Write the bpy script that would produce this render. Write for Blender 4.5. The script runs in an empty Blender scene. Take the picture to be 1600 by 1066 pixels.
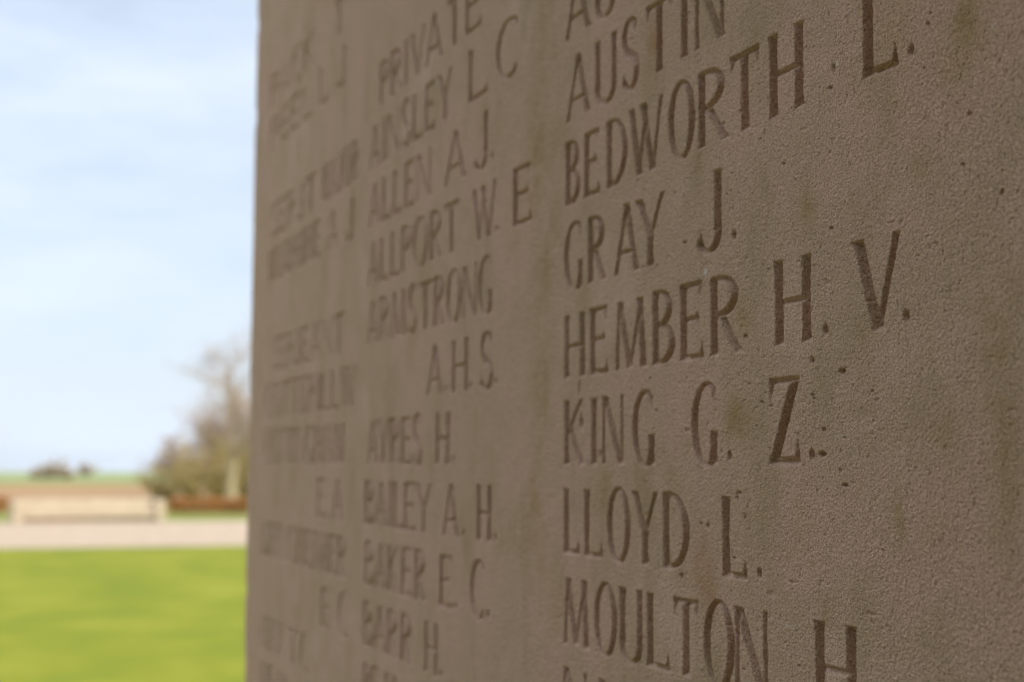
import bpy, math, random
import numpy as np
from mathutils import Vector, Matrix

random.seed(7)
rng = np.random.default_rng(11)
scn = bpy.context.scene
col = scn.collection

# ------------------------------------------------------------------ camera
PW, PH = 1600.0, 1066.0
FPX = 50.0 / 36.0 * PW
YAW, PIT, ROL = math.radians(21.70927625), math.radians(5.03671521), math.radians(0.26611405)
D = 0.2970647                       # distance from the lens to the carved face (m)
CZ = 1.55                           # eye height (m)
F_ = np.array([math.sin(YAW) * math.cos(PIT), math.cos(YAW) * math.cos(PIT), math.sin(PIT)])
R0 = np.array([math.cos(YAW), -math.sin(YAW), 0.0])
U0 = np.cross(R0, F_)
R_ = R0 * math.cos(ROL) + U0 * math.sin(ROL)
U_ = -R0 * math.sin(ROL) + U0 * math.cos(ROL)
CAM = np.array([-D, 0.0, CZ])

cd = bpy.data.cameras.new("camera")
cam = bpy.data.objects.new("camera", cd)
col.objects.link(cam)
M = Matrix(((R_[0], U_[0], -F_[0], CAM[0]), (R_[1], U_[1], -F_[1], CAM[1]),
            (R_[2], U_[2], -F_[2], CAM[2]), (0, 0, 0, 1)))
cam.matrix_world = M
cd.lens = 50.0
cd.sensor_width = 36.0
cd.clip_start = 0.01
cd.clip_end = 6000.0
cd.dof.use_dof = True
cd.dof.focus_distance = 0.518
cd.dof.aperture_fstop = 10.5
cd.dof.aperture_blades = 0
scn.camera = cam

# ------------------------------------------------------------------ light
SUN_EL, SUN_AZ = math.radians(38.0), math.radians(128.0)      # azimuth from +Y towards +X
w = bpy.data.worlds.new("World")
scn.world = w
w.use_nodes = True
nt = w.node_tree
nt.nodes.clear()
def N(t, typ, loc=None, **kw):
    n = t.nodes.new(typ)
    for k, v in kw.items():
        setattr(n, k, v)
    return n
out = N(nt, 'ShaderNodeOutputWorld')
bg = N(nt, 'ShaderNodeBackground')
sky = N(nt, 'ShaderNodeTexSky')
sky.sky_type = 'NISHITA'
sky.sun_disc = False
sky.sun_elevation = SUN_EL
sky.sun_rotation = SUN_AZ
sky.air_density = 1.0
sky.dust_density = 1.2
sky.ozone_density = 1.0
tc = N(nt, 'ShaderNodeTexCoord')
mp = N(nt, 'ShaderNodeMapping')
mp.inputs['Scale'].default_value = (1.6, 1.6, 5.5)
mp.inputs['Location'].default_value = (0.4, 0.1, 0.35)
nz = N(nt, 'ShaderNodeTexNoise')
nz.inputs['Scale'].default_value = 2.4
nz.inputs['Detail'].default_value = 6.0
nz.inputs['Roughness'].default_value = 0.6
rp = N(nt, 'ShaderNodeMapRange')
rp.inputs['From Min'].default_value = 0.36
rp.inputs['From Max'].default_value = 0.66
rp.inputs['To Min'].default_value = 0.62
rp.inputs['To Max'].default_value = 0.95
mx = N(nt, 'ShaderNodeMix', data_type='RGBA')
CLOUD = (5.6, 6.3, 7.4, 1.0)
mx.inputs['B'].default_value = CLOUD
sep = N(nt, 'ShaderNodeSeparateXYZ')
el = N(nt, 'ShaderNodeMapRange', interpolation_type='SMOOTHSTEP')
el.inputs['From Min'].default_value = 0.30
el.inputs['From Max'].default_value = 0.85
el.inputs['To Min'].default_value = 1.0
el.inputs['To Max'].default_value = 2.8
sc_ = N(nt, 'ShaderNodeVectorMath', operation='SCALE')
nt.links.new(tc.outputs['Generated'], sep.inputs['Vector'])
nt.links.new(sep.outputs['Z'], el.inputs['Value'])
nt.links.new(mx.outputs['Result'], sc_.inputs[0])
nt.links.new(el.outputs['Result'], sc_.inputs['Scale'])
nt.links.new(tc.outputs['Generated'], mp.inputs['Vector'])
nt.links.new(mp.outputs['Vector'], nz.inputs['Vector'])
nt.links.new(nz.outputs['Fac'], rp.inputs['Value'])
nt.links.new(rp.outputs['Result'], mx.inputs['Factor'])
nt.links.new(sky.outputs['Color'], mx.inputs['A'])
nt.links.new(sc_.outputs['Vector'], bg.inputs['Color'])
bg.inputs['Strength'].default_value = 0.10
nt.links.new(bg.outputs['Background'], out.inputs['Surface'])

sl = bpy.data.lights.new("sun", 'SUN')
sl.energy = 2.25
sl.angle = math.radians(0.53)
sl.color = (1.0, 0.93, 0.82)
so = bpy.data.objects.new("sun", sl)
col.objects.link(so)
sdir = Vector((math.sin(SUN_AZ) * math.cos(SUN_EL), math.cos(SUN_AZ) * math.cos(SUN_EL), math.sin(SUN_EL)))
so.rotation_euler = sdir.to_track_quat('Z', 'Y').to_euler()
so.location = (8, -8, 12)

scn.view_settings.view_transform = 'Standard'
scn.view_settings.look = 'None'
scn.view_settings.gamma = 1.0
scn.view_settings.use_curve_mapping = False
scn.view_settings.exposure = 0.60
scn.render.engine = 'CYCLES'
scn.cycles.max_bounces = 6
scn.cycles.use_denoising = True
scn.cycles.denoiser = 'OPENIMAGEDENOISE'
scn.cycles.denoising_input_passes = 'RGB_ALBEDO_NORMAL'
scn.cycles.denoising_prefilter = 'ACCURATE'

# ------------------------------------------------------------------ helpers
def ray(x, y):
    x = np.asarray(x, float)[..., None]; y = np.asarray(y, float)[..., None]
    return R_ * (x - PW / 2) / FPX + U_ * (PH / 2 - y) / FPX + F_
def on_wall(x, y):                              # photo point -> (y, z) on the carved plane x = 0
    d = ray(x, y); t = D / d[..., 0]
    return d[..., 1] * t, CZ + d[..., 2] * t
def on_ground(x, y, z=0.0):
    d = ray(x, y); t = (z - CZ) / d[2]
    return CAM[0] + d[0] * t, CAM[1] + d[1] * t
def at_dist(x, y, dist):                        # the point a given forward distance away
    d = ray(x, y)
    return CAM + d * dist

def link(name, me, mat=None, parent=None):
    o = bpy.data.objects.new(name, me)
    col.objects.link(o)
    if mat is not None and me is not None:
        me.materials.append(mat)
    if parent is not None:
        o.parent = parent
    return o
def empty(name, loc, rz=0.0):
    o = bpy.data.objects.new(name, None)
    o.location = loc
    o.rotation_euler = (0, 0, rz)
    o.empty_display_size = 0.1
    col.objects.link(o)
    return o
def tag(o, label=None, cat=None, group=None, kind=None):
    if label: o['label'] = label
    if cat: o['category'] = cat
    if group: o['group'] = group
    if kind: o['kind'] = kind
    return o
def np_mesh(name, verts, faces, smooth=False):
    """verts n x 3, faces m x k (all the same k)"""
    verts = np.asarray(verts, np.float32); faces = np.asarray(faces, np.int32)
    m, k = faces.shape
    me = bpy.data.meshes.new(name)
    me.vertices.add(len(verts)); me.vertices.foreach_set('co', verts.ravel())
    me.loops.add(m * k); me.loops.foreach_set('vertex_index', faces.ravel())
    me.polygons.add(m)
    me.polygons.foreach_set('loop_start', np.arange(0, m * k, k, dtype=np.int32))
    me.polygons.foreach_set('loop_total', np.full(m, k, np.int32))
    me.update(calc_edges=True)
    if smooth:
        me.polygons.foreach_set('use_smooth', np.ones(m, bool))
    return me

def new_mat(name, rough=0.9):
    m = bpy.data.materials.new(name)
    m.use_nodes = True
    t = m.node_tree
    b = t.nodes['Principled BSDF']
    b.inputs['Roughness'].default_value = rough
    b.inputs['Specular IOR Level'].default_value = 0.15
    return m, t, b
def noise_node(t, scale, detail=4.0, rough=0.55, coord=None, stretch=None):
    n = N(t, 'ShaderNodeTexNoise')
    n.inputs['Scale'].default_value = scale
    n.inputs['Detail'].default_value = detail
    n.inputs['Roughness'].default_value = rough
    if coord is not None:
        if stretch:
            mpn = N(t, 'ShaderNodeMapping')
            mpn.inputs['Scale'].default_value = stretch
            t.links.new(coord, mpn.inputs['Vector'])
            coord = mpn.outputs['Vector']
        t.links.new(coord, n.inputs['Vector'])
    return n
def ramp(t, src, stops):
    r = N(t, 'ShaderNodeValToRGB')
    e = r.color_ramp.elements
    e[0].position, e[0].color = stops[0][0], (*stops[0][1], 1)
    e[1].position, e[1].color = stops[1][0], (*stops[1][1], 1)
    for p, c in stops[2:]:
        q = e.new(p); q.color = (*c, 1)
    t.links.new(src, r.inputs['Fac'])
    return r
def noise_mat(name, scale, stops, rough=0.9, detail=5.0, stretch=None, bump=None):
    m, t, b = new_mat(name, rough)
    tcn = N(t, 'ShaderNodeTexCoord')
    n = noise_node(t, scale, detail, 0.6, tcn.outputs['Object'], stretch)
    r = ramp(t, n.outputs['Fac'], stops)
    t.links.new(r.outputs['Color'], b.inputs['Base Color'])
    if bump:
        n2 = noise_node(t, bump[0], 3.0, 0.6, tcn.outputs['Object'])
        bn = N(t, 'ShaderNodeBump')
        bn.inputs['Strength'].default_value = bump[1]
        bn.inputs['Distance'].default_value = bump[2]
        t.links.new(n2.outputs['Fac'], bn.inputs['Height'])
        t.links.new(bn.outputs['Normal'], b.inputs['Normal'])
    return m

# value noise on arbitrary points (numpy), for carving the stone
def vnoise(x, y, scale, seed):
    x = x / scale; y = y / scale
    xi = np.floor(x).astype(np.int64); yi = np.floor(y).astype(np.int64)
    fx = x - xi; fy = y - yi
    fx = fx * fx * (3 - 2 * fx); fy = fy * fy * (3 - 2 * fy)
    def h(a, b):
        v = (a * 374761393 + b * 668265263 + seed * 2147483647) & 0xffffffff
        v = ((v ^ (v >> 13)) * 1274126177) & 0xffffffff
        v = (v ^ (v >> 16)) & 0xffff
        return v / 65535.0
    return ((h(xi, yi) * (1 - fx) + h(xi + 1, yi) * fx) * (1 - fy) +
            (h(xi, yi + 1) * (1 - fx) + h(xi + 1, yi + 1) * fx) * fy) - 0.5

# ------------------------------------------------------------------ stone material
def stone_material():
    m, t, b = new_mat("limestone", 0.95)
    tcn = N(t, 'ShaderNodeTexCoord'); co = tcn.outputs['Object']
    n1 = noise_node(t, 9.0, 5.0, 0.6, co)
    base = ramp(t, n1.outputs['Fac'], [(0.27, (0.49, 0.315, 0.190)), (0.42, (0.56, 0.363, 0.258)), (0.55, (0.51, 0.340, 0.226)), (0.74, (0.61, 0.405, 0.298))])
    # fine mineral speckle
    n2 = noise_node(t, 1250.0, 2.5, 0.75, co)
    sp = ramp(t, n2.outputs['Fac'], [(0.33, (0.42, 0.39, 0.36)), (0.43, (0.88, 0.87, 0.86)), (0.54, (1.08, 1.08, 1.08)), (0.66, (1.32, 1.31, 1.30))])
    mul = N(t, 'ShaderNodeMix', data_type='RGBA', blend_type='MULTIPLY')
    mul.inputs['Factor'].default_value = 1.0
    t.links.new(base.outputs['Color'], mul.inputs['A']); t.links.new(sp.outputs['Color'], mul.inputs['B'])
    # soft iron / lichen mottling, drawn out downwards by rain
    n3 = noise_node(t, 30.0, 5.0, 0.62, co, (1, 1.0, 0.45))
    f3 = N(t, 'ShaderNodeMapRange')
    f3.inputs['From Min'].default_value = 0.52; f3.inputs['From Max'].default_value = 0.78
    f3.inputs['To Max'].default_value = 0.62
    t.links.new(n3.outputs['Fac'], f3.inputs['Value'])
    m3 = N(t, 'ShaderNodeMix', data_type='RGBA')
    m3.inputs['B'].default_value = (0.35, 0.245, 0.115, 1)
    t.links.new(f3.outputs['Result'], m3.inputs['Factor']); t.links.new(mul.outputs['Result'], m3.inputs['A'])
    # the stains seen on this face
    src = m3.outputs['Result']
    for an, c in (('stain_ochre', (0.30, 0.20, 0.058, 1)), ('stain_rust', (0.36, 0.165, 0.05, 1)), ('chip', (0.72, 0.66, 0.56, 1))):
        a = N(t, 'ShaderNodeAttribute'); a.attribute_name = an
        mm = N(t, 'ShaderNodeMix', data_type='RGBA')
        mm.inputs['B'].default_value = c
        t.links.new(a.outputs['Fac'], mm.inputs['Factor'])
        t.links.new(src, mm.inputs['A'])
        src = mm.outputs['Result']
    t.links.new(src, b.inputs['Base Color'])
    g1 = noise_node(t, 1500.0, 3.0, 0.75, co)
    g2 = noise_node(t, 620.0, 2.0, 0.6, co)
    ad = N(t, 'ShaderNodeMath', operation='MULTIPLY_ADD')
    ad.inputs[1].default_value = 0.9
    t.links.new(g2.outputs['Fac'], ad.inputs[0]); t.links.new(g1.outputs['Fac'], ad.inputs[2])
    bn = N(t, 'ShaderNodeBump')
    bn.inputs['Strength'].default_value = 1.0
    bn.inputs['Distance'].default_value = 0.0008
    t.links.new(ad.outputs['Value'], bn.inputs['Height'])
    t.links.new(bn.outputs['Normal'], b.inputs['Normal'])
    return m
STONE = stone_material()

# ------------------------------------------------------------------ carved lettering
CAP = 0.0331                 # cap height
TH, TN = 0.0057, 0.0025      # thick and thin stroke widths
def arc(cx, cy, rx, ry, a0, a1, n=18, wmin=0.0, wmax=1.0):
    pts = []
    for i in range(n + 1):
        a = math.radians(a0 + (a1 - a0) * i / n)
        c, s = math.cos(a), math.sin(a)
        pts.append((cx + rx * c, cy + ry * s, wmin + (wmax - wmin) * abs(c) ** 1.3))
    return ('C', pts)
def S(x0, y0, x1, y1, wt, fl=1.0): return ('S', x0, y0, x1, y1, wt, fl)
def wedge(x0, y0, x1, y1): return ('C', [(x0, y0, 0.45), (x1, y1, -0.55)])
def glyph(ch):
    g = {
     'A': [S(0, 0, .5, 1, .30), S(.5, 1, 1, 0, .85), S(.2, .31, .8, .31, .1, 0)],
     'B': [S(0, 0, 0, 1, 1), arc(.15, .755, .70, .225, 90, -90), arc(.15, .275, .85, .255, 90, -90), S(0, .98, .2, .98, .1, 0), S(0, .525, .2, .525, .05, 0), S(0, .02, .2, .02, .1, 0)],
     'C': [arc(.60, .5, .60, .51, 52, 305, 26), wedge(.93, .93, 1.0, .76), wedge(.9, .085, 1.0, .17)],
     'D': [S(0, 0, 0, 1, 1), arc(.15, .5, .85, .48, 90, -90, 22), S(0, .98, .25, .98, .1, 0), S(0, .02, .25, .02, .1, 0)],
     'E': [S(0, 0, 0, 1, 1), S(0, .965, .92, .965, .2, 0), S(0, .53, .75, .53, .15, 0), S(0, .035, 1, .035, .2, 0), wedge(.9, .96, .93, .80), wedge(.75, .53, .77, .43), wedge(.75, .53, .77, .62), wedge(.97, .04, 1.03, .22)],
     'F': [S(0, 0, 0, 1, 1), S(0, .965, 1, .965, .2, 0), S(0, .5, .75, .5, .15, 0), wedge(.97, .96, 1.0, .80)],
     'G': [arc(.60, .5, .60, .51, 55, 300, 26), wedge(.9, .94, .97, .78), S(.96, .0, .96, .42, .85), arc(.60, .5, .40, .51, 300, 335, 5)],
     'H': [S(0, 0, 0, 1, 1), S(1, 0, 1, 1, 1), S(.03, .5, .97, .5, .15, 0)],
     'I': [S(.5, 0, .5, 1, 1)],
     'J': [S(.86, .22, .86, 1, 1), arc(.36, .22, .5, .235, 0, -150, 14, 0.05, 1), wedge(.02, .06, .0, .26)],
     'K': [S(0, 0, 0, 1, 1), S(.06, .45, .92, 1, .15), S(.25, .57, 1, 0, .8)],
     'L': [S(0, 0, 0, 1, 1), S(0, .035, .98, .035, .25, 0), wedge(.97, .04, 1.0, .24)],
     'M': [S(.04, 0, .12, 1, .25), S(.12, 1, .5, .02, .85), S(.5, .02, .88, 1, .2), S(.88, 1, 1, 0, 1)],
     'N': [S(.0, 0, .0, 1, .2), S(.0, 1, 1, 0, .9), S(1, 0.02, 1, 1, .15)],
     'O': [arc(.5, .5, .5, .51, 0, 360, 40)],
     'P': [S(0, 0, 0, 1, 1), arc(.15, .735, .85, .245, 90, -90), S(0, .98, .2, .98, .1, 0), S(0, .49, .2, .49, .05, 0)],
     'R': [S(0, 0, 0, 1, 1), arc(.15, .745, .70, .235, 90, -90), S(0, .98, .2, .98, .1, 0), S(0, .51, .25, .51, .05, 0), S(.32, .5, 1.0, 0, .7)],
     'S': [arc(.52, .755, .44, .255, 35, 215, 14, .1, .85), ('C', [(.16, .61, .75), (.3, .54, .95), (.7, .44, .95), (.86, .36, .75)]), arc(.48, .255, .50, .265, 35, -145, 14, .1, .85), wedge(.88, .93, .95, .77), wedge(.08, .1, .02, .26)],
     'T': [S(.5, 0, .5, 1, 1), S(0, .965, 1, .965, .2, 0), wedge(.03, .96, -.03, .78), wedge(.97, .96, 1.02, .80)],
     'U': [S(0, .22, 0, 1, 1), S(1, .22, 1, 1, .75), arc(.5, .25, .5, .26, 180, 360, 18, .05, .95)],
     'V': [S(0, 1, .52, 0, 1), S(1, 1, .55, .04, .25)],
     'W': [S(0, 1, .28, 0, .9), S(.28, 0, .52, .95, .2), S(.42, 1, .73, 0, .9), S(.73, 0, 1, 1, .2)],
     'X': [S(0, 1, 1, 0, 1), S(0, 0, 1, 1, .25)],
     'Y': [S(0, 1, .52, .44, .85), S(1, 1, .55, .46, .25), S(.52, 0, .52, .5, 1)],
     'Z': [S(0, .965, 1, .965, .25, 0), S(.08, .02, .96, .98, 1.0, 0.2), S(0, .035, 1, .035, .3, 0), wedge(.03, .95, -.04, .72), wedge(.98, .05, 1.0, .28)],
    }
    return g[ch]
NATW = {'A': .80, 'B': .62, 'C': .74, 'D': .80, 'E': .60, 'F': .56, 'G': .80, 'H': .82, 'I': .20, 'J': .5, 'K': .74, 'L': .62, 'M': 1.0, 'N': .84, 'O': .92, 'P': .62, 'R': .70, 'S': .56, 'T': .78, 'U': .78, 'V': .8, 'W': 1.15, 'Y': .78, 'Z': .74, 'X': .8}
ROW0, DROW = CZ + 0.76022154 * D, 0.15148214 * D
def row_z(r): return ROW0 - DROW * r

# names: (column, row, [ (text, x0, x1) pieces ], per-letter extents when measured)
# each letter: (character, left, right) in photograph pixels along the baseline
LET3 = {
 0: ([('A', 884, 922), ('U', 930, 962)], [], []),
 1: ([('A', 885, 922), ('U', 930, 963), ('S', 971, 999), ('T', 1009, 1052), ('I', 1063, 1075), ('N', 1086, 1131)], [], []),
 2: ([('B', 884, 906), ('E', 913, 938), ('D', 948, 980), ('W', 983, 1036), ('O', 1045, 1085), ('R', 1091, 1137), ('T', 1140, 1188), ('H', 1202, 1255)], [('L', 1349, 1405)], [1424]),
 3: ([('G', 882, 911), ('R', 919, 947), ('A', 960, 998), ('Y', 994, 1038)], [('J', 1091, 1131)], [1147]),
 4: ([('H', 882, 913), ('E', 922, 951), ('M', 960, 1010), ('B', 1020, 1054), ('E', 1063, 1100), ('R', 1110, 1158)], [('H', 1211, 1267), ('V', 1334, 1407)], [1290, 1416]),
 5: ([('K', 882, 912), ('I', 923, 932), ('N', 941, 974), ('G', 989, 1023)], [('G', 1081, 1121), ('Z', 1200, 1252)], [1140, 1269]),
 6: ([('L', 881, 907), ('L', 913, 943), ('O', 949, 984), ('Y', 988, 1027), ('D', 1036, 1076)], [('L', 1129, 1169)], [1187]),
 7: ([('M', 880, 920), ('O', 929, 963), ('U', 968, 1003), ('L', 1011, 1048), ('T', 1051, 1093), ('O', 1100, 1147), ('N', 1149, 1199)], [('H', 1274, 1338)], []),
 8: ([('N', 880, 916), ('A', 922, 958), ('Y', 962, 1000)], [], []),
}
LET2 = {
 -1: ([('P', 594, 607), ('R', 611, 628), ('I', 631, 639), ('V', 642, 664), ('A', 665, 692), ('T', 699, 722), ('E', 728, 753)], [], []),
 0: ([('AINSLEY', 578, 706)], [('L', 733, 763), ('C', 776, 810)], []),
 1: ([('ALLEN', 577, 673)], [('A', 695, 728), ('J', 742, 764)], [769]),
 2: ([('ALLPOR', 575, 690), ('T', 694, 717)], [('W', 738, 775), ('E', 802, 831)], [776]),
 3: ([('ARMS', 574, 651), ('T', 654, 675), ('R', 678, 694), ('O', 698, 720), ('N', 723, 745), ('G', 748, 769)], [], []),
 4: ([], [('A', 667, 691), ('H', 706, 731), ('S', 750, 770)], [697, 736, 775]),
 5: ([('A', 574, 590), ('Y', 590, 607), ('R', 609, 624), ('E', 627, 643), ('S', 645, 659)], [('H', 681, 702)], [708]),
 6: ([('B', 570, 584), ('A', 587, 603), ('I', 606, 613), ('L', 615, 630), ('E', 632, 649), ('Y', 650, 673)], [('A', 692, 717), ('H', 745, 767)], [724, 774]),
 7: ([('B', 570, 584), ('A', 587, 602), ('K', 606, 622), ('E', 627, 643), ('R', 648, 665)], [('E', 687, 707), ('C', 735, 757)], [712, 762]),
 8: ([('B', 568, 582), ('A', 584, 602), ('R', 605, 621), ('R', 626, 643)], [('H', 663, 683)], [688]),
 9: ([('B', 567, 577), ('E', 579, 592), ('A', 595, 612), ('L', 614, 630)], [], []),
}
LET1 = {
 -3: ([('PACK', 424, 490)], [('T', 522, 540)], []),
 -2: ([('PEEL', 424, 486)], [('L', 500, 514), ('J', 527, 541)], []),
 0: ([('SERJT', 424, 494), ('MAJOR', 502, 560)], [], []),
 1: ([('HUMPHRIE', 420, 500)], [('A', 512, 528), ('J', 541, 553)], []),
 3: ([('SERJEANT', 426, 538)], [], []),
 4: ([('COTTERILLW', 414, 556)], [], []),
 5: ([('COTTINGHAM', 413, 538)], [], []),
 6: ([], [('E', 496, 510), ('A', 519, 536)], []),
 7: ([('DEINCHEIMER', 411, 540)], [], []),
 8: ([], [('E', 502, 516), ('C', 528, 543)], []),
 9: ([('HAY', 408, 441)], [('T', 450, 464), ('C', 469, 480)], []),
 10: ([('HEAL', 407, 452)], [], []),
}
BASE3 = {   # measured baselines (photo points), fitted as straight lines on the stone
 0: [(886, 64), (922, 40)],
 1: [(889, 191), (1029.5, 112.5), (1068, 91), (1091, 76.5)],
 2: [(885, 321.6), (949, 297), (1094, 233.5), (1159, 206), (1240.7, 170.7), (1347.6, 124.7)],
 3: [(921.6, 444), (960, 432), (1015, 417.5), (1111, 390)],
 4: [(884, 590.7), (962, 582), (1064, 567), (1113, 558.5), (1210, 542), (1252, 537), (1375, 513)],
 5: [(884, 726), (944, 728), (1203, 725), (1250, 725)],
 6: [(882, 865), (915, 869), (1010, 883), (1040, 888), (1130, 902), (1168, 907)],
 7: [(882, 1006), (912, 1014), (1014, 1043), (1046, 1048), (1067, 1058)]}
BFIT = {}
for r_, pts in BASE3.items():
    ss, zz = on_wall([p[0] for p in pts], [p[1] for p in pts])
    k = np.polyfit(ss, zz, 1) if len(pts) > 2 else np.array([0.0, zz.mean()])
    BFIT[r_] = k
XTAB = np.arange(300, 1800, 2.0)
def sx(x, z):                                # photo x at height z on the wall -> y coordinate of the wall
    y = 533.0
    for _ in range(4):
        s, zz = on_wall(x, y)
        dz = zz - z
        _, z2 = on_wall(x, y + 1)
        y -= dz / (z2 - zz)
    return float(on_wall(x, y)[0])

# list of letters: dict(kind, name id, char, s0 (left = far), s1, base z)
LETTERS = []; NAMES = []
for ci, table in ((3, LET3), (2, LET2), (1, LET1)):
    for r_, (sur, ini, dots) in table.items():
        nid = len(NAMES); NAMES.append((ci, r_))
        def zb(s):
            if ci == 3 and r_ in BFIT:
                return float(np.polyval(BFIT[r_], s))
            return row_z(r_)
        def add(ch, a, b, role, stretch=True):
            zc = row_z(r_) + CAP / 2
            s0, s1 = sx(a, zc), sx(b, zc)
            LETTERS.append(dict(nid=nid, ch=ch, s0=s0, s1=s1, zb=zb(0.5 * (s0 + s1)), role=role, ci=ci))
        for txt, a, b in sur:
            if len(txt) == 1:
                add(txt, a, b, 'sur')
            else:
                zc = row_z(r_) + CAP / 2
                s0, s1 = sx(a, zc), sx(b, zc)
                gap = 0.16
                tot = sum(NATW[c] for c in txt) + gap * (len(txt) - 1)
                q = 0.0
                for c in txt:
                    LETTERS.append(dict(nid=nid, ch=c, s0=s0 + (s1 - s0) * q / tot, s1=s0 + (s1 - s0) * (q + NATW[c]) / tot, zb=row_z(r_), role='sur', ci=ci))
                    q += NATW[c] + gap
        for txt, a, b in ini:
            add(txt, a, b, 'ini')
        for a in dots:
            zc = row_z(r_)
            s0 = sx(a, zc)
            LETTERS.append(dict(nid=nid, ch='.', s0=s0, s1=s0, zb=zb(s0), role='dot', ci=ci))

# ------------------------------------------------------------------ the carved face: grid fitted to its relief
WALL_END = 5.03 * D
XS = np.concatenate([[0], np.arange(388.5, 1725, 1.12)])
YS = np.arange(-95, 1165, 1.12)
s_cols = np.array([WALL_END] + [sx(x, CZ + 0.22 * D) for x in XS[1:]])
keep = np.concatenate([[True], s_cols[1:] < WALL_END - 0.0012])
s_cols = s_cols[keep]; XC = XS[keep]
XC[0] = 386.0
# a few extra columns round the arris
extra = WALL_END - np.array([0.0, 0.0006, 0.0014, 0.0024, 0.0036, 0.005])
s_cols = np.concatenate([extra, s_cols[s_cols < extra[-1] - 0.0008]])
nc, nr = len(s_cols), len(YS)
# rows fan out with distance so that the facets stay small where the lens is close
scale = (s_cols * F_[1] + D * F_[0])          # forward depth of each column at eye level
zt = np.empty((nr, nc))
for j in range(nc):
    # invert x from s at eye level height, then follow the image column
    den = scale[j]
    xpix = PW / 2 + FPX * (R_[0] * D + R_[1] * s_cols[j]) / den
    _, zz = on_wall(np.full(nr, xpix), YS)
    zt[:, j] = zz
Sg = np.broadcast_to(s_cols, (nr, nc)); Zg = zt

depth = np.full((nr, nc), 0.0)
owner = np.full((nr, nc), -1, np.int32)
K = 1.50
EPS = 0.00022
for li, L in enumerate(LETTERS):
    s0, s1, zb = L['s0'], L['s1'], L['zb']       # s0 > s1 : s falls towards the lens
    wd = s0 - s1
    pad = 0.006
    jm = np.where((s_cols < s0 + pad) & (s_cols > s1 - pad))[0]
    if len(jm) == 0: continue
    j0, j1 = jm[0], jm[-1] + 1
    zsub = Zg[:, j0:j1]
    im = np.where(((zsub > zb - pad) & (zsub < zb + CAP + pad)).any(axis=1))[0]
    if len(im) == 0: continue
    i0, i1 = im[0], im[-1] + 1
    X = s0 - Sg[i0:i1, j0:j1]                     # metres to the right of the letter's left edge
    Y = Zg[i0:i1, j0:j1] - zb
    wob = 1.0 + 0.07 * vnoise(X + li * 0.37, Y, 0.006, 3) + 0.07 * vnoise(X + li * 0.37, Y, 0.0018, 5)
    raw = np.full(X.shape, -1.0)
    cap = CAP * (1 + rng.uniform(-.012, .012))
    if L['ch'] == '.':
        rr = 0.00175
        dd = np.sqrt(X ** 2 + ((Y - 0.0032) / 1.25) ** 2)
        dd2 = np.sqrt(X ** 2 + ((Y - 0.0032) / 1.25 - np.maximum(0, Y - 0.0032) * .2) ** 2)
        raw = np.maximum(raw, 1.7 * (rr * wob - dd2))
    else:
        for g in glyph(L['ch']):
            if g[0] == 'S':
                _, x0, y0, x1, y1, wt, fl = g
                hw = 0.5 * (TN + (TH - TN) * wt)
                if wd < 0.018 and L['ci'] < 3: hw *= 0.95
                ax, bx = [(hw + xx * (wd - 2 * hw)) for xx in (x0, x1)]
                ay, by = y0 * cap, y1 * cap
                lx, ly = bx - ax, by - ay
                ln = math.hypot(lx, ly); lx /= ln; ly /= ln
                tt = (X - ax) * lx + (Y - ay) * ly
                dn = np.abs(-(X - ax) * ly + (Y - ay) * lx)
                flare = 1.0 + fl * (0.34 * np.exp(-np.clip(tt, 0, 1) / 0.0022) + 0.34 * np.exp(-np.clip(ln - tt, 0, 1) / 0.0022))
                # ends are cut level with the guide lines, so the cut closes towards them
                if abs(ly) > 0.5:
                    lo = np.minimum(ay, by); hi = np.maximum(ay, by)
                    endd = np.minimum(Y - lo, hi - Y) + 0.0001
                else:
                    endd = np.minimum(tt, ln - tt) + hw * 0.6
                v = K * np.minimum(hw * flare * wob - dn, endd * 1.05)
                raw = np.maximum(raw, v)
            else:
                pts = g[1]
                P = []
                for (px, py, wt) in pts:
                    h_ = 0.5 * (TN + (TH - TN) * wt)
                    hh = 0.5 * TH * 0.8
                    P.append((hh + px * (wd - 2 * hh), py * cap, max(h_, 0.0002)))
                for (ax, ay, ha), (bx, by, hb) in zip(P[:-1], P[1:]):
                    vx, vy = bx - ax, by - ay
                    l2 = vx * vx + vy * vy + 1e-12
                    tt = np.clip(((X - ax) * vx + (Y - ay) * vy) / l2, 0, 1)
                    dd = np.hypot(X - ax - tt * vx, Y - ay - tt * vy)
                    raw = np.maximum(raw, K * ((ha + (hb - ha) * tt) * wob - dd))
    dep = 0.5 * (raw + np.sqrt(raw * raw + EPS * EPS))
    dep = np.where(raw < -0.0012, 0, dep - 0.5 * (-0.0012 + math.sqrt(0.0012 ** 2 + EPS ** 2)))
    dep = np.maximum(dep, 0)
    sub = depth[i0:i1, j0:j1]; ow = owner[i0:i1, j0:j1]
    win = (dep > sub) & (raw > -0.00012)
    depth[i0:i1, j0:j1] = np.maximum(sub, dep)
    ow[win] = li

# flat cut bottoms are worn a little
depth = np.where(depth > 0.0039, 0.0039 + (depth - 0.0039) * 0.35, depth)

# relief of the dressed stone itself
rel = 0.00030 * vnoise(Sg, Zg, 0.045, 21) + 0.00022 * vnoise(Sg, Zg, 0.012, 22) + 0.00014 * vnoise(Sg, Zg, 0.0042, 23)
rel += 0.00012 * vnoise(Sg, Zg, 0.0013, 24) + 0.00026 * vnoise(Sg, Zg, 0.00065, 25)
pick = vnoise(Sg, Zg, 0.0015, 31)
rel += np.where(pick > 0.36, (pick - 0.36) * 0.0032, 0)
depth += rel

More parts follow.
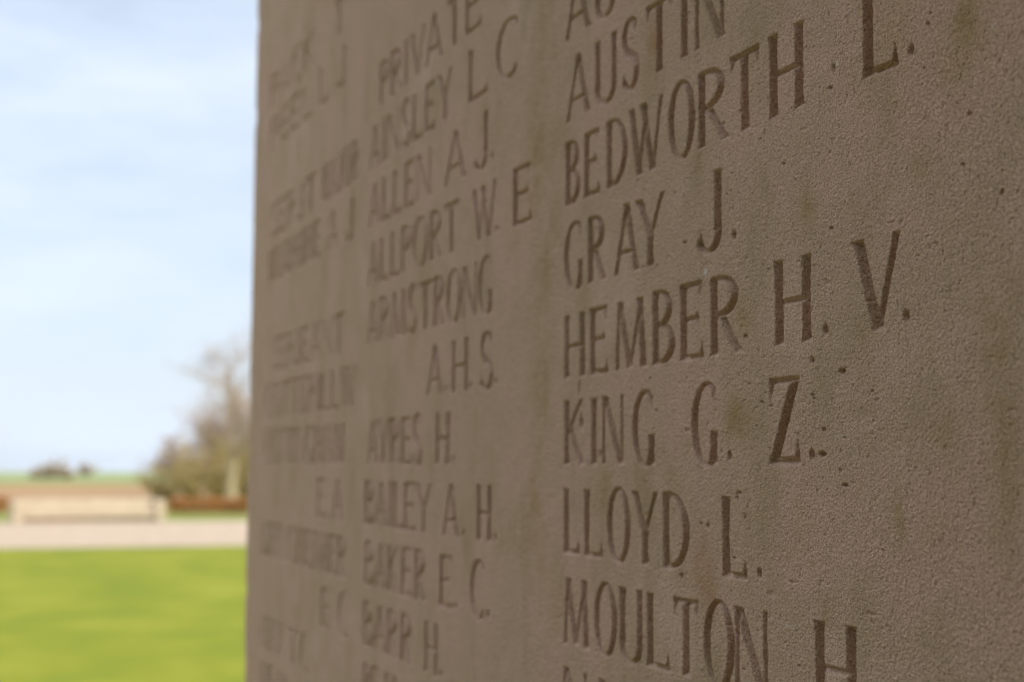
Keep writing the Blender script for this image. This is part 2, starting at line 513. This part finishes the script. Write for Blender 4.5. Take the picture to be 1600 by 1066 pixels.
def blob(px, py, rx, ry):
    s, z = on_wall(px, py)
    sc = (s * F_[1] + D * F_[0]) / FPX
    sx_ = abs(on_wall(px + 1, py)[0] - s)
    return float(s), float(z), rx * sx_, ry * sc
PITS = [(1316, 580, 4.2, 4.2, 1.0), (1269, 563, 2.6, 5, .8), (1270, 617, 2, 2, .6), (1272, 622.5, 2, 2, .5), (1287, 671, 2.4, 2.8, .7),
        (1319, 684, 2, 2, .5), (1284, 710, 4.6, 4.2, 1.0), (1247, 678, 1.8, 1.8, .6), (1164, 525, 2.4, 2.6, .8), (1299, 356, 2, 2, .8), (1224, 256, 2, 2, .6),
        (1070, 379, 2.4, 2.4, .7), (1064, 900, 2, 4.5, .9), (1106, 821, 2, 3.6, .7), (1095, 818, 1.6, 2, .6), (1155, 770, 2.6, 2.4, .7), (1152, 778, 2, 3, .5),
        (1321, 758, 2.6, 2.6, .8), (1362, 611, 2, 2, .5), (1298, 137, 2.8, 2.4, .8), (1450, 37, 2.2, 2.6, .8), (1454, 20, 1.6, 3, .5), (1444, 106, 2, 2, .5),
        (1504, 257, 2.6, 2.6, .6), (1515, 178, 2.4, 3, .6), (1495, 162, 2, 2, .5), (908, 660, 2.4, 10, .8), (938, 709, 1.8, 5, .8), (905, 606, 1.6, 9, .5),
        (1073, 672, 3, 2.6, .5), (1205, 928, 5, 5, .35), (1303, 106, 2.2, 7, .5), (1010, 705, 1.6, 2, .3), (1026, 642, 1.8, 2.2, .4), (1360, 960, 9, 3, .3),
        (1249, 1041, 2, 2, .6), (1236, 910, 2.4, 2.4, .4), (1380, 860, 2.4, 2.4, .4), (1190, 628, 2.2, 2.2, .6), (1170, 600, 1.8, 1.8, .5), (1165, 808, 1.8, 3, .5),
        (1313, 705, 2, 3, .4), (1314, 735, 1.8, 4, .4), (1205, 634, 2, 2, .5), (1355, 470, 2, 2, .4), (1565, 300, 3, 4, .5), (1590, 300, 2, 3, .4)]
for _ in range(230):
    PITS.append((rng.uniform(985, 1600), rng.uniform(0, 1066), rng.uniform(.7, 1.7), rng.uniform(.7, 1.9), rng.uniform(.15, .6)))
for (px, py, rx, ry, dp) in PITS:
    s, z, a, b_ = blob(px, py, rx * 1.05, ry * 1.05)
    jm = np.where(np.abs(s_cols - s) < 2.2 * a + .0004)[0]
    if len(jm) == 0: continue
    j0, j1 = jm[0], jm[-1] + 1
    zsub = Zg[:, (j0 + j1) // 2]
    im = np.where(np.abs(zsub - z) < 2.2 * b_ + .0006)[0]
    if len(im) == 0: continue
    i0, i1 = im[0], im[-1] + 1
    q = ((Sg[i0:i1, j0:j1] - s) / a) ** 2 + ((Zg[i0:i1, j0:j1] - z) / b_) ** 2
    q *= 1 + 0.7 * vnoise(Sg[i0:i1, j0:j1], Zg[i0:i1, j0:j1], 0.0009, 77)
    depth[i0:i1, j0:j1] += dp * 0.0022 * min(1.0, max(a, b_) / 0.0009) * np.exp(-np.clip(q, 0, 30) ** 1.5)

# worn arris at the far end of the wall
ed = WALL_END - Sg
depth += 0.0016 * np.clip(1 - ed / 0.0038, 0, 1) ** 2
depth += np.clip(vnoise(Sg, Zg, 0.02, 41) - 0.1, 0, 1) * 0.012 * np.clip(1 - ed / 0.009, 0, 1)

# stains with a place of their own
st_o = np.zeros((nr, nc)); st_r = np.zeros((nr, nc)); chip = np.zeros((nr, nc))
tex = 0.62 + 0.75 * vnoise(Sg, Zg, 0.008, 51) + 0.5 * vnoise(Sg, Zg, 0.003, 52)
def stain(arr, px, py, rx, ry, a, t=True):
    s, z, aa, bb = blob(px, py, rx, ry)
    q = ((Sg - s) / aa) ** 2 + ((Zg - z) / bb) ** 2
    arr += a * np.exp(-q) * (np.clip(tex, 0, 1.3) if t else 1.0)
for a in [(1150, 655, 22, 38, .6), (1262, 330, 14, 40, .45), (1405, 815, 12, 46, .5), (945, 765, 12, 34, .4), (1002, 770, 12, 40, .4), (1050, 760, 10, 30, .3),
          (1512, 20, 16, 60, .5), (1500, 80, 14, 60, .45), (845, 70, 16, 90, .35), (838, 260, 16, 90, .5), (848, 420, 14, 60, .4), (845, 620, 14, 80, .45), (836, 780, 12, 60, .35),
          (1160, 500, 12, 36, .35), (1062, 900, 10, 18, .3), (916, 470, 8, 24, .45), (1012, 100, 16, 50, .3), (1110, 30, 14, 40, .3), (1080, 700, 10, 20, .25),
          (1330, 560, 30, 30, .2), (1560, 500, 40, 120, .35), (1570, 760, 30, 150, .35), (1480, 700, 26, 70, .25), (1440, 250, 20, 30, .35), (965, 560, 10, 22, .2),
          (1090, 250, 20, 20, .3), (1355, 520, 18, 18, .35), (1338, 640, 30, 10, .35), (1000, 250, 24, 26, .25), (880, 220, 18, 40, .3), (866, 350, 12, 40, .3), (950, 1040, 8, 40, .3), (1290, 950, 10, 26, .3)]:
    stain(st_o, *a)
for a in [(1098, 888, 16, 44, .6), (1022, 60, 8, 34, .5), (1270, 880, 4, 5, .5), (1225, 665, 5, 12, .3), (1500, 150, 6, 12, .3), (1108, 925, 12, 24, .25), (1340, 758, 10, 14, .25), (664, 1000, 4, 8, .25), (999, 948, 4, 12, .35), (1111, 965, 5, 12, .3)]:
    stain(st_r, *a)
for a in [(1102, 425, 2.2, 6, .8), (1308, 100, 2, 6, .6), (1313, 681, 6, 1.6, .5), (1156, 256, 2, 3, .4), (1232, 978, 7, 2, .4), (1552, 42, 4, 4, .3)]:
    stain(chip, *a, t=False)
for _ in range(60):
    stain(chip, rng.uniform(1000, 1560), rng.uniform(10, 1060), rng.uniform(.7, 1.4), rng.uniform(.7, 1.5), rng.uniform(.2, .5), t=False)
st_o = np.clip(st_o * 1.3, 0, .75); st_r = np.clip(st_r * 1.15, 0, .75); chip = np.clip(chip, 0, .9)

# ------------------------------------------------------------------ build the wall
wall = empty("memorial_wall", (0.0, 0.0, 0.0))
tag(wall, "tan limestone memorial wall carved with columns of names, standing at the edge of the lawn", "wall", kind="thing")
V = np.stack([depth, Sg, Zg], axis=-1).reshape(-1, 3)
idx = np.arange(nr * nc).reshape(nr, nc)
# rows run downwards in z, columns run towards the lens: wind the quads so that normals face -X
Fq = np.stack([idx[:-1, :-1], idx[1:, :-1], idx[1:, 1:], idx[:-1, 1:]], axis=-1).reshape(-1, 4)
fo = np.stack([owner[:-1, :-1], owner[1:, :-1], owner[1:, 1:], owner[:-1, 1:]], axis=-1).reshape(-1, 4).max(axis=1)
def sub_mesh(name, mask, extra_v=None, extra_f=None):
    f = Fq[mask]
    used = np.unique(f)
    remap = np.full(nr * nc, -1, np.int32); remap[used] = np.arange(len(used))
    f2 = remap[f]; v2 = V[used]
    att = [(n, a.ravel()[used]) for n, a in (('stain_ochre', st_o), ('stain_rust', st_r), ('chip', chip))]
    if extra_v is not None:
        f2 = np.concatenate([f2, extra_f(remap, len(v2))])
        v2 = np.concatenate([v2, extra_v])
    me = np_mesh(name, v2, f2)
    for n, a in att:
        at = me.attributes.new(n, 'FLOAT', 'POINT')
        full = np.zeros(len(v2), np.float32); full[:len(a)] = a
        at.data.foreach_set('value', full)
    return me
ZTOP, ZBOT, YNEAR, THK = 4.2, 0.0, -0.30, 0.55
top_v = np.stack([np.zeros(nc), s_cols, np.full(nc, ZTOP)], -1)
bot_v = np.stack([np.zeros(nc), s_cols, np.full(nc, ZBOT)], -1)
right_v = np.stack([np.zeros(nr), np.full(nr, YNEAR), Zg[:, -1]], -1)
back_v = np.stack([np.full(nr, THK), np.full(nr, WALL_END), Zg[:, 0]], -1)
corner = np.array([[0, YNEAR, ZTOP], [0, YNEAR, ZBOT], [THK, WALL_END, ZTOP], [THK, WALL_END, ZBOT], [THK, YNEAR, ZTOP], [THK, YNEAR, ZBOT],
                   [0, WALL_END, ZTOP], [0, WALL_END, ZBOT]])
def border(remap, n0):
    ti = n0 + np.arange(nc); bi = ti[-1] + 1 + np.arange(nc)
    ri = bi[-1] + 1 + np.arange(nr); ki = ri[-1] + 1 + np.arange(nr); c = ki[-1] + 1
    T = remap[idx[0]]; B = remap[idx[-1]]; Rr = remap[idx[:, -1]]; Ll = remap[idx[:, 0]]
    fs = [np.stack([ti[:-1], T[:-1], T[1:], ti[1:]], -1), np.stack([B[:-1], bi[:-1], bi[1:], B[1:]], -1),
          np.stack([Rr[:-1], Rr[1:], ri[1:], ri[:-1]], -1), np.stack([Ll[1:], Ll[:-1], ki[:-1], ki[1:]], -1),
          np.array([[ti[-1], T[-1], ri[0], c], [B[-1], bi[-1], c + 1, ri[-1]], [Ll[0], ti[0], c + 2, ki[0]], [bi[0], Ll[-1], ki[-1], c + 3],
                    [c + 2, c + 4, c + 5, c + 3], [c + 4, c, c + 1, c + 5], [ti[0], c, c + 4, c + 2], [bi[0], c + 3, c + 5, c + 1]])]
    return np.concatenate(fs)
EV = np.concatenate([top_v, bot_v, right_v, back_v, corner[:6]])
# letters cut at the border of the grid still belong to the stone there
edge = np.zeros((nr, nc), bool); edge[0] = edge[-1] = True; edge[:, 0] = edge[:, -1] = True
bord = edge.ravel()[Fq].any(axis=1)
fo = np.where(bord, -1, fo)
link("stone_face", sub_mesh("stone_face", fo < 0, EV, border), STONE, wall)
nid_of = np.array([L['nid'] for L in LETTERS]); role_of = np.array([L['role'] for L in LETTERS])
fn = np.where(fo >= 0, nid_of[np.maximum(fo, 0)], -1)
fr = np.where(fo >= 0, role_of[np.maximum(fo, 0)], '')
for nid, (ci, r_) in enumerate(NAMES):
    here = fn == nid
    if not here.any(): continue
    sur = here & (fr == 'sur')
    if sur.any():
        par = link("carved_name", sub_mesh("carved_name", sur), STONE, wall)
    else:
        par = None
    for li, L in enumerate(LETTERS):
        if L['nid'] != nid or L['role'] == 'sur': continue
        mk = fo == li
        if mk.sum() < 6: continue
        nm = "initial_letter" if L['role'] == 'ini' else "full_stop"
        if par is None:                                     # a line of initials only: its first letter carries the line
            par = link("carved_initials", sub_mesh("carved_initials", mk), STONE, wall)
        else:
            link(nm, sub_mesh(nm, mk), STONE, par)

def box_vf(x0, x1, y0, y1, z0, z1):
    v = [(x0, y0, z0), (x1, y0, z0), (x1, y1, z0), (x0, y1, z0), (x0, y0, z1), (x1, y0, z1), (x1, y1, z1), (x0, y1, z1)]
    f = [(0, 3, 2, 1), (4, 5, 6, 7), (0, 1, 5, 4), (1, 2, 6, 5), (2, 3, 7, 6), (3, 0, 4, 7)]
    return v, f
def bevel_box(name, x0, x1, y0, y1, z0, z1, mat, parent, b=0.01):
    v, f = box_vf(x0, x1, y0, y1, z0, z1)
    me = bpy.data.meshes.new(name); me.from_pydata(v, [], f)
    o = link(name, me, mat, parent)
    md = o.modifiers.new("bevel", 'BEVEL'); md.width = b; md.segments = 2
    return o
# unseen wall and roof added behind the lens to dim the near end
BLOCKER_DARK = noise_mat("blocker_dark_stone", 7.0, [(0.35, (0.085, 0.058, 0.034)), (0.65, (0.14, 0.098, 0.058))], 0.95, 7.0, None, (300.0, 0.5, 0.002))  # dark warm tone, set to weaken and warm the bounce light
bevel_box("shade_blocker_wall", -7.0, THK, YNEAR - 0.5, YNEAR - 0.001, 0.0, ZTOP, BLOCKER_DARK, wall)  # added light blocker, deepens shade on cut slopes facing the lens
bevel_box("shade_blocker_roof", -7.0, -0.002, YNEAR, 0.36, 2.75, ZTOP, BLOCKER_DARK, wall)  # added light blocker, cuts overhead sky light at the near end

# ------------------------------------------------------------------ ground
GRASS = noise_mat("lawn_grass", 0.8, [(0.26, (0.105, 0.142, 0.008)), (0.50, (0.175, 0.184, 0.008)), (0.74, (0.250, 0.235, 0.022))], 0.95, 8.0, None, (60.0, 0.6, 0.02))
VERGE = noise_mat("verge_grass", 0.4, [(0.35, (0.15, 0.17, 0.03)), (0.65, (0.24, 0.225, 0.06))], 0.95, 6.0, None, (30.0, 0.6, 0.03))
GRAVEL = noise_mat("path_gravel", 3.0, [(0.35, (0.345, 0.252, 0.170)), (0.65, (0.445, 0.332, 0.225))], 0.95, 8.0, None, (220.0, 0.6, 0.008))
SOIL = noise_mat("ploughed_soil", 0.12, [(0.35, (0.255, 0.15, 0.068)), (0.65, (0.33, 0.20, 0.095))], 0.95, 7.0, (1, 4, 1), (6.0, 0.6, 0.06))
CROP = noise_mat("crop_green", 0.05, [(0.35, (0.19, 0.225, 0.095)), (0.65, (0.27, 0.275, 0.13))], 0.95, 6.0, (1, 3, 1))

def sheet(name, poly, z, mat, nx=1):
    me = bpy.data.meshes.new(name)
    me.from_pydata([(x, y, z) for x, y in poly], [], [tuple(range(len(poly)))])
    o = link(name, me, mat)
    tag(o, kind='structure')
    return o
# one sheet out to the horizon, falling away beyond a low crest
gx = np.concatenate([-np.geomspace(2500, 2, 26), np.geomspace(2, 2500, 26)])
gy = np.concatenate([[-400, -60, -8], np.linspace(0, 60, 13), np.geomspace(70, 3500, 40)])
GX, GY = np.meshgrid(gx, gy)
GZ = np.where(GY > 300, -(GY - 300) * 0.012, 0.0)
gi = np.arange(GX.size).reshape(GX.shape)
gf = np.stack([gi[:-1, :-1], gi[:-1, 1:], gi[1:, 1:], gi[1:, :-1]], -1).reshape(-1, 4)
g = link("ground", np_mesh("ground", np.stack([GX, GY, GZ], -1).reshape(-1, 3), gf, True), VERGE)
tag(g, kind='structure')

SLOPE = (on_ground(385, 853)[1] - on_ground(0, 858)[1]) / (on_ground(385, 853)[0] - on_ground(0, 858)[0])
print('slope', SLOPE)
def strip(px0, py0, px1, py1, xa, xb):
    x0, y0 = on_ground(px0, py0); x1, y1 = on_ground(px1, py1)
    x0, y0 = (x0 + x1) / 2, (y0 + y1) / 2
    k = SLOPE
    return (xa, y0 + k * (xa - x0)), (xb, y0 + k * (xb - x0))
def lawn_mesh():
    # gently uneven turf in front of the path
    (x0, y0), (x1, y1) = strip(0, 858, 385, 853, -60, 70)
    def edge_y(x): return y0 + (y1 - y0) * (x - x0) / (x1 - x0)
    xs = np.linspace(-30, 40, 120); ts = np.linspace(0, 1, 90) ** 1.3
    X, T = np.meshgrid(xs, ts)
    Y = -8 + (edge_y(X) + 8) * T
    Z = np.full_like(X, 0.004)
    i = np.arange(X.size).reshape(X.shape)
    f = np.stack([i[:-1, :-1], i[:-1, 1:], i[1:, 1:], i[1:, :-1]], -1).reshape(-1, 4)
    return np_mesh("lawn", np.stack([X, Y, Z], -1).reshape(-1, 3), f, True)
tag(link("lawn", lawn_mesh(), GRASS), kind='structure')
n0, n1 = strip(0, 858, 385, 853, -60, 70)
f0, f1 = strip(0, 820, 385, 812.5, -60, 70)
sheet("path", [n0, n1, f1, f0], 0.008, GRAVEL)
# paved apron in front of the wall, in its shade
sheet("pavement", [(-3.0, -0.29), (-0.004, -0.29), (-0.004, 1.3), (-3.0, 1.3)], 0.012, GRAVEL)
a0, a1 = strip(0, 783, 250, 781, -120, 200)
b0, b1 = strip(0, 758, 250, 757, -160, 260)
sheet("field", [a0, a1, b1, b0], 0.006, SOIL)
c0, c1 = strip(0, 752, 250, 752, -200, 300)
d0, d1 = strip(0, 737, 250, 737, -300, 420)
sheet("far_field", [c0, c1, d1, d0], 0.010, CROP)

# ------------------------------------------------------------------ bench
BSTONE = noise_mat("bench_stone", 6.0, [(0.35, (0.48, 0.385, 0.26)), (0.65, (0.57, 0.46, 0.315))], 0.9, 6.0, None, (90.0, 0.4, 0.01))
bx0, by0 = on_ground(20, 818.5); bx1, by1 = on_ground(258, 815)
ang = math.atan2(by1 - by0, bx1 - bx0); bl = math.hypot(bx1 - bx0, by1 - by0)
bench = empty("stone_bench", ((bx0 + bx1) / 2, (by0 + by1) / 2, 0.0), ang)
tag(bench, "long low cream stone bench beside the pale gravel path", "bench")
hl = bl / 2; BH = 0.62
bevel_box("backrest", -hl + .26, hl - .26, 0.42, 0.60, 0.40, BH, BSTONE, bench, .02)
bevel_box("seat", -hl + .26, hl - .26, 0.06, 0.60, 0.13, 0.398, BSTONE, bench, .02)
bevel_box("plinth", -hl + .26, hl - .26, 0.16, 0.60, 0.0, 0.128, BSTONE, bench, .01)
bevel_box("armrest", -hl, -hl + .258, 0.0, 0.62, 0.0, BH - .03, BSTONE, bench, .025)
bevel_box("armrest", hl - .258, hl, 0.0, 0.62, 0.0, BH - .03, BSTONE, bench, .025)

# ------------------------------------------------------------------ planting
def flakes(n, pos, size, seed):
    """n leaf-sized faces at given points (n x 3)"""
    r = np.random.default_rng(seed)
    u = r.normal(size=(n, 3)); u /= np.linalg.norm(u, axis=1, keepdims=True)
    v = r.normal(size=(n, 3)); v = np.cross(u, v); v /= np.linalg.norm(v, axis=1, keepdims=True)
    sz = size * r.uniform(.6, 1.4, (n, 1))
    a = pos + u * sz; b = pos + v * sz * .55; c = pos - u * sz; d = pos - v * sz * .55
    vv = np.stack([a, b, c, d], 1).reshape(-1, 3)
    ff = np.arange(4 * n).reshape(-1, 4)
    return vv, ff
def tubes(segs, k=4):
    """segs: list of (p0, p1, r0, r1)"""
    P0 = np.array([s[0] for s in segs]); P1 = np.array([s[1] for s in segs])
    r0 = np.array([s[2] for s in segs])[:, None]; r1 = np.array([s[3] for s in segs])[:, None]
    d = P1 - P0; d /= np.linalg.norm(d, axis=1, keepdims=True) + 1e-9
    h = np.where(np.abs(d[:, 2:3]) < .9, np.array([[0, 0, 1.0]]), np.array([[1.0, 0, 0]]))
    u = np.cross(d, h); u /= np.linalg.norm(u, axis=1, keepdims=True); v = np.cross(d, u)
    vs = []
    for P, rr in ((P0, r0), (P1, r1)):
        for i in range(k):
            a = 2 * math.pi * i / k
            vs.append(P + (u * math.cos(a) + v * math.sin(a)) * rr)
    vs = np.stack(vs, 1)
    n = len(segs); base = (np.arange(n) * 2 * k)[:, None]
    fs = []
    for i in range(k):
        j = (i + 1) % k
        fs.append(np.stack([base[:, 0] + i, base[:, 0] + j, base[:, 0] + k + j, base[:, 0] + k + i], -1))
    return vs.reshape(-1, 3), np.concatenate(fs)
def grow(seed, height, r, spread, levels, nkids, lean=(0, 0, 0), up=.35, first=.3):
    rg = random.Random(seed)
    lim, twig = [], []
    def br(p, d, ln, rad, lev):
        n = 4 if lev < 2 else 3
        q = p.copy(); pts = [(q.copy(), rad)]
        for i in range(n):
            d = d + Vector((rg.gauss(0, .13), rg.gauss(0, .13), rg.gauss(0, .08) + up * .12))
            d.normalize()
            q2 = q + d * ln / n
            ra, rb = rad * (1 - .75 * i / n), rad * (1 - .75 * (i + 1) / n)
            (lim if lev < 2 else twig).append((tuple(q), tuple(q2), max(ra, .006), max(rb, .005)))
            q = q2; pts.append((q.copy(), rb))
        if lev >= levels: return
        for k_ in range(nkids[lev]):
            t = rg.uniform(first if lev == 0 else .15, 1.0)
            i = min(n - 1, int(t * n)); a = pts[i][0].lerp(pts[i + 1][0], t * n - i)
            ax = Vector((rg.gauss(0, 1), rg.gauss(0, 1), rg.gauss(0, .45) + up)).normalized()
            nd = (d * (1 - spread) + ax * spread).normalized()
            br(a, nd, ln * rg.uniform(.42, .68), max(pts[i][1] * .55, .006), lev + 1)
    br(Vector((0, 0, 0)), Vector((lean[0], lean[1], 1)).normalized(), height, r, 0)
    return lim, twig
BARK = noise_mat("bark_pale", 5.0, [(0.35, (0.30, 0.23, 0.12)), (0.65, (0.40, 0.32, 0.18))], 0.9, 6.0)
TWIG = noise_mat("twig_brown", 0.8, [(0.35, (0.40, 0.29, 0.21)), (0.65, (0.50, 0.40, 0.32))], 0.9, 4.0)
OLIVE = noise_mat("twig_olive", 0.8, [(0.35, (0.38, 0.28, 0.10)), (0.65, (0.52, 0.40, 0.18))], 0.9, 4.0)
RUST = noise_mat("beech_leaves", 1.5, [(0.35, (0.34, 0.13, 0.035)), (0.65, (0.47, 0.20, 0.065))], 0.9, 4.0)
SCRUB = noise_mat("far_scrub", 0.5, [(0.35, (0.40, 0.31, 0.20)), (0.65, (0.50, 0.40, 0.27))], 0.9, 4.0)

def bare_tree(loc, seed, height, r, spread, label, twigmat, group, nk=(16, 10, 7), first=.3, buds=900, lean=(0, 0, 0), up=.35, thick=1.0):
    t = empty("bare_tree", loc)
    tag(t, label, "tree", group)
    lim, twig = grow(seed, height, r, spread, 3, nk, lean, up, first)
    v, f = tubes(lim, 6)
    link("trunk", np_mesh("trunk", v, f, True), BARK, t)
    tw = [(a, b, max(c, .011) * thick, max(d, .009) * thick) for a, b, c, d in twig]
    v, f = tubes(tw, 3)
    ends = np.array([s[1] for s in twig])
    rg = np.random.default_rng(seed)
    pk = ends[rg.integers(0, len(ends), buds)] + rg.normal(0, .06, (buds, 3))
    v2, f2 = flakes(buds, pk, .045, seed)
    f2 = f2 + len(v)
    v = np.concatenate([v, v2]); f = np.concatenate([f, f2])
    link("crown", np_mesh("crown", v, f), twigmat, t)
    return t
def shrub(loc, seed, height, width, label, mat, group, n=24, leaves=900, size=.06, name="shrub", cat="shrub"):
    t = empty(name, loc)
    tag(t, label, cat, group)
    rg = random.Random(seed)
    lim, twig = [], []
    for i in range(n):
        a = rg.uniform(0, 2 * math.pi); q = rg.uniform(0, 1) ** .7
        p = Vector((math.cos(a) * .10 * q, math.sin(a) * .10 * q, 0))
        d = Vector((math.cos(a) * q * width / height * .80, math.sin(a) * q * width / height * .80, 1)).normalized()
        ln = height * rg.uniform(.75, 1.08) * (1 - .30 * q)
        for k in range(5):
            d2 = (d + Vector((rg.gauss(0, .12), rg.gauss(0, .12), rg.gauss(0, .08)))).normalized()
            p2 = p + d2 * ln / 5
            lim.append((tuple(p), tuple(p2), .03 * (1 - k / 6), .03 * (1 - (k + 1) / 6)))
            for _ in range(5):
                ax = Vector((rg.gauss(0, 1), rg.gauss(0, 1), rg.gauss(.3, .6))).normalized()
                l2 = height * rg.uniform(.10, .22)
                twig.append((tuple(p2), tuple(p2 + ax * l2), .011, .006))
            p = p2; d = d2
    lim.append(((0, 0, -.05), (0, 0, .22), .15, .12))
    v, f = tubes(lim, 5)
    link("stem", np_mesh("stem", v, f, True), mat, t)
    v, f = tubes(twig, 3)
    A = np.array([s[0] for s in twig]); B = np.array([s[1] for s in twig])
    r2 = np.random.default_rng(seed)
    k = r2.integers(0, len(A), leaves); u = r2.uniform(0, 1, (leaves, 1))
    v2, f2 = flakes(leaves, A[k] * (1 - u) + B[k] * u + r2.normal(0, .05, (leaves, 3)), size, seed)
    v = np.concatenate([v, v2]); f = np.concatenate([f, f2 + len(v) - len(v2)])
    link("foliage", np_mesh("foliage", v, f), mat, t)
    return t
def base_at(px, dist):
    p = at_dist(px, 735, dist)
    return (float(p[0]), float(p[1]), 0.0)

GT = "bare trees beside the wall edge"
bare_tree(base_at(362, 56), 3, 2.9, .24, .62, "bare tree with a pale straight trunk nearest the carved wall", TWIG, GT, (14, 8, 6), .6, 400, (.0, 0, 0))
bare_tree(base_at(406, 62), 5, 5.4, .13, .55, "taller bare tree half hidden behind the carved wall's edge", TWIG, GT, (12, 6, 4), .45, 150)
bare_tree(base_at(326, 66), 8, 2.95, .11, .68, "middle grey-brown bare tree behind the tree with the pale trunk", TWIG, GT, (22, 9, 6), .12, 800)
bare_tree(base_at(280, 70), 9, 2.3, .09, .75, "smallest bare tree, behind the lowest olive shrub", TWIG, GT, (22, 9, 6), .1, 800)
bare_tree(base_at(380, 68), 10, 3.4, .12, .66, "dense brown bare tree close behind the pale trunk and the carved wall", TWIG, GT, (22, 9, 6), .12, 800)
GS = "olive shrubs below the bare trees"
shrub(base_at(258, 62), 12, 1.9, 3.4, "low olive shrub behind the end of the cream bench", OLIVE, GS)
shrub(base_at(302, 60), 13, 2.7, 3.2, "olive shrub between the lowest shrub and the pale trunk", OLIVE, GS)
shrub(base_at(340, 61), 14, 3.1, 2.6, "tall olive shrub just left of the pale trunk", OLIVE, GS)
shrub(base_at(384, 58), 15, 3.0, 2.2, "dark olive shrub between the pale trunk and the carved wall", OLIVE, GS)
GF = "far scrub at the edge of the ploughed field"
shrub(base_at(84, 150), 21, 2.3, 4.4, "brown rounded bush standing on the edge of the ploughed field", SCRUB, GF, 26, 1200, .12)
shrub(base_at(60, 152), 24, 1.4, 2.8, "lower brown bush at the left foot of the rounded bush", SCRUB, GF, 20, 800, .12)
shrub(base_at(106, 152), 25, 1.4, 2.8, "lower brown bush at the right foot of the rounded bush", SCRUB, GF, 20, 800, .12)
shrub(base_at(136, 190), 22, 2.0, 5.2, "small dark distant bush on the skyline right of the brown bushes", SCRUB, GF, 22, 900, .12)

def hedge(px0, px1, dist, h, dep, label, seed):
    p0 = base_at(px0, dist); p1 = base_at(px1, dist)
    ln = math.hypot(p1[0] - p0[0], p1[1] - p0[1]); an = math.atan2(p1[1] - p0[1], p1[0] - p0[0])
    t = empty("hedge", ((p0[0] + p1[0]) / 2, (p0[1] + p1[1]) / 2, 0.0), an)
    tag(t, label, "hedge", "clipped beech hedge beside the path")
    r2 = np.random.default_rng(seed)
    n = int(1500 * ln)
    pos = np.stack([r2.uniform(-ln / 2, ln / 2, n), r2.uniform(-dep / 2, dep / 2, n), r2.uniform(.02, h, n)], -1)
    pos[:, 2] *= 1 + .10 * vnoise(pos[:, 0], pos[:, 1], .5, seed)
    v, f = flakes(n, pos, .035, seed)
    link("foliage", np_mesh("foliage", v, f), RUST, t)
    rg = random.Random(seed); sg = []
    for i in range(int(ln * 8)):
        x = rg.uniform(-ln / 2, ln / 2); y = rg.uniform(-dep / 3, dep / 3)
        sg.append(((x, y, 0), (x + rg.gauss(0, .06), y + rg.gauss(0, .05), h * .9), .012, .005))
    v, f = tubes(sg, 4)
    link("stem", np_mesh("stem", v, f), TWIG, t)
hedge(264, 560, 45.5, 0.50, 0.5, "clipped rust-brown hedge running from the bench to the carved wall", 31)
hedge(-40, 14, 45.5, 0.50, 0.5, "clipped rust-brown hedge left of the cream bench", 32)
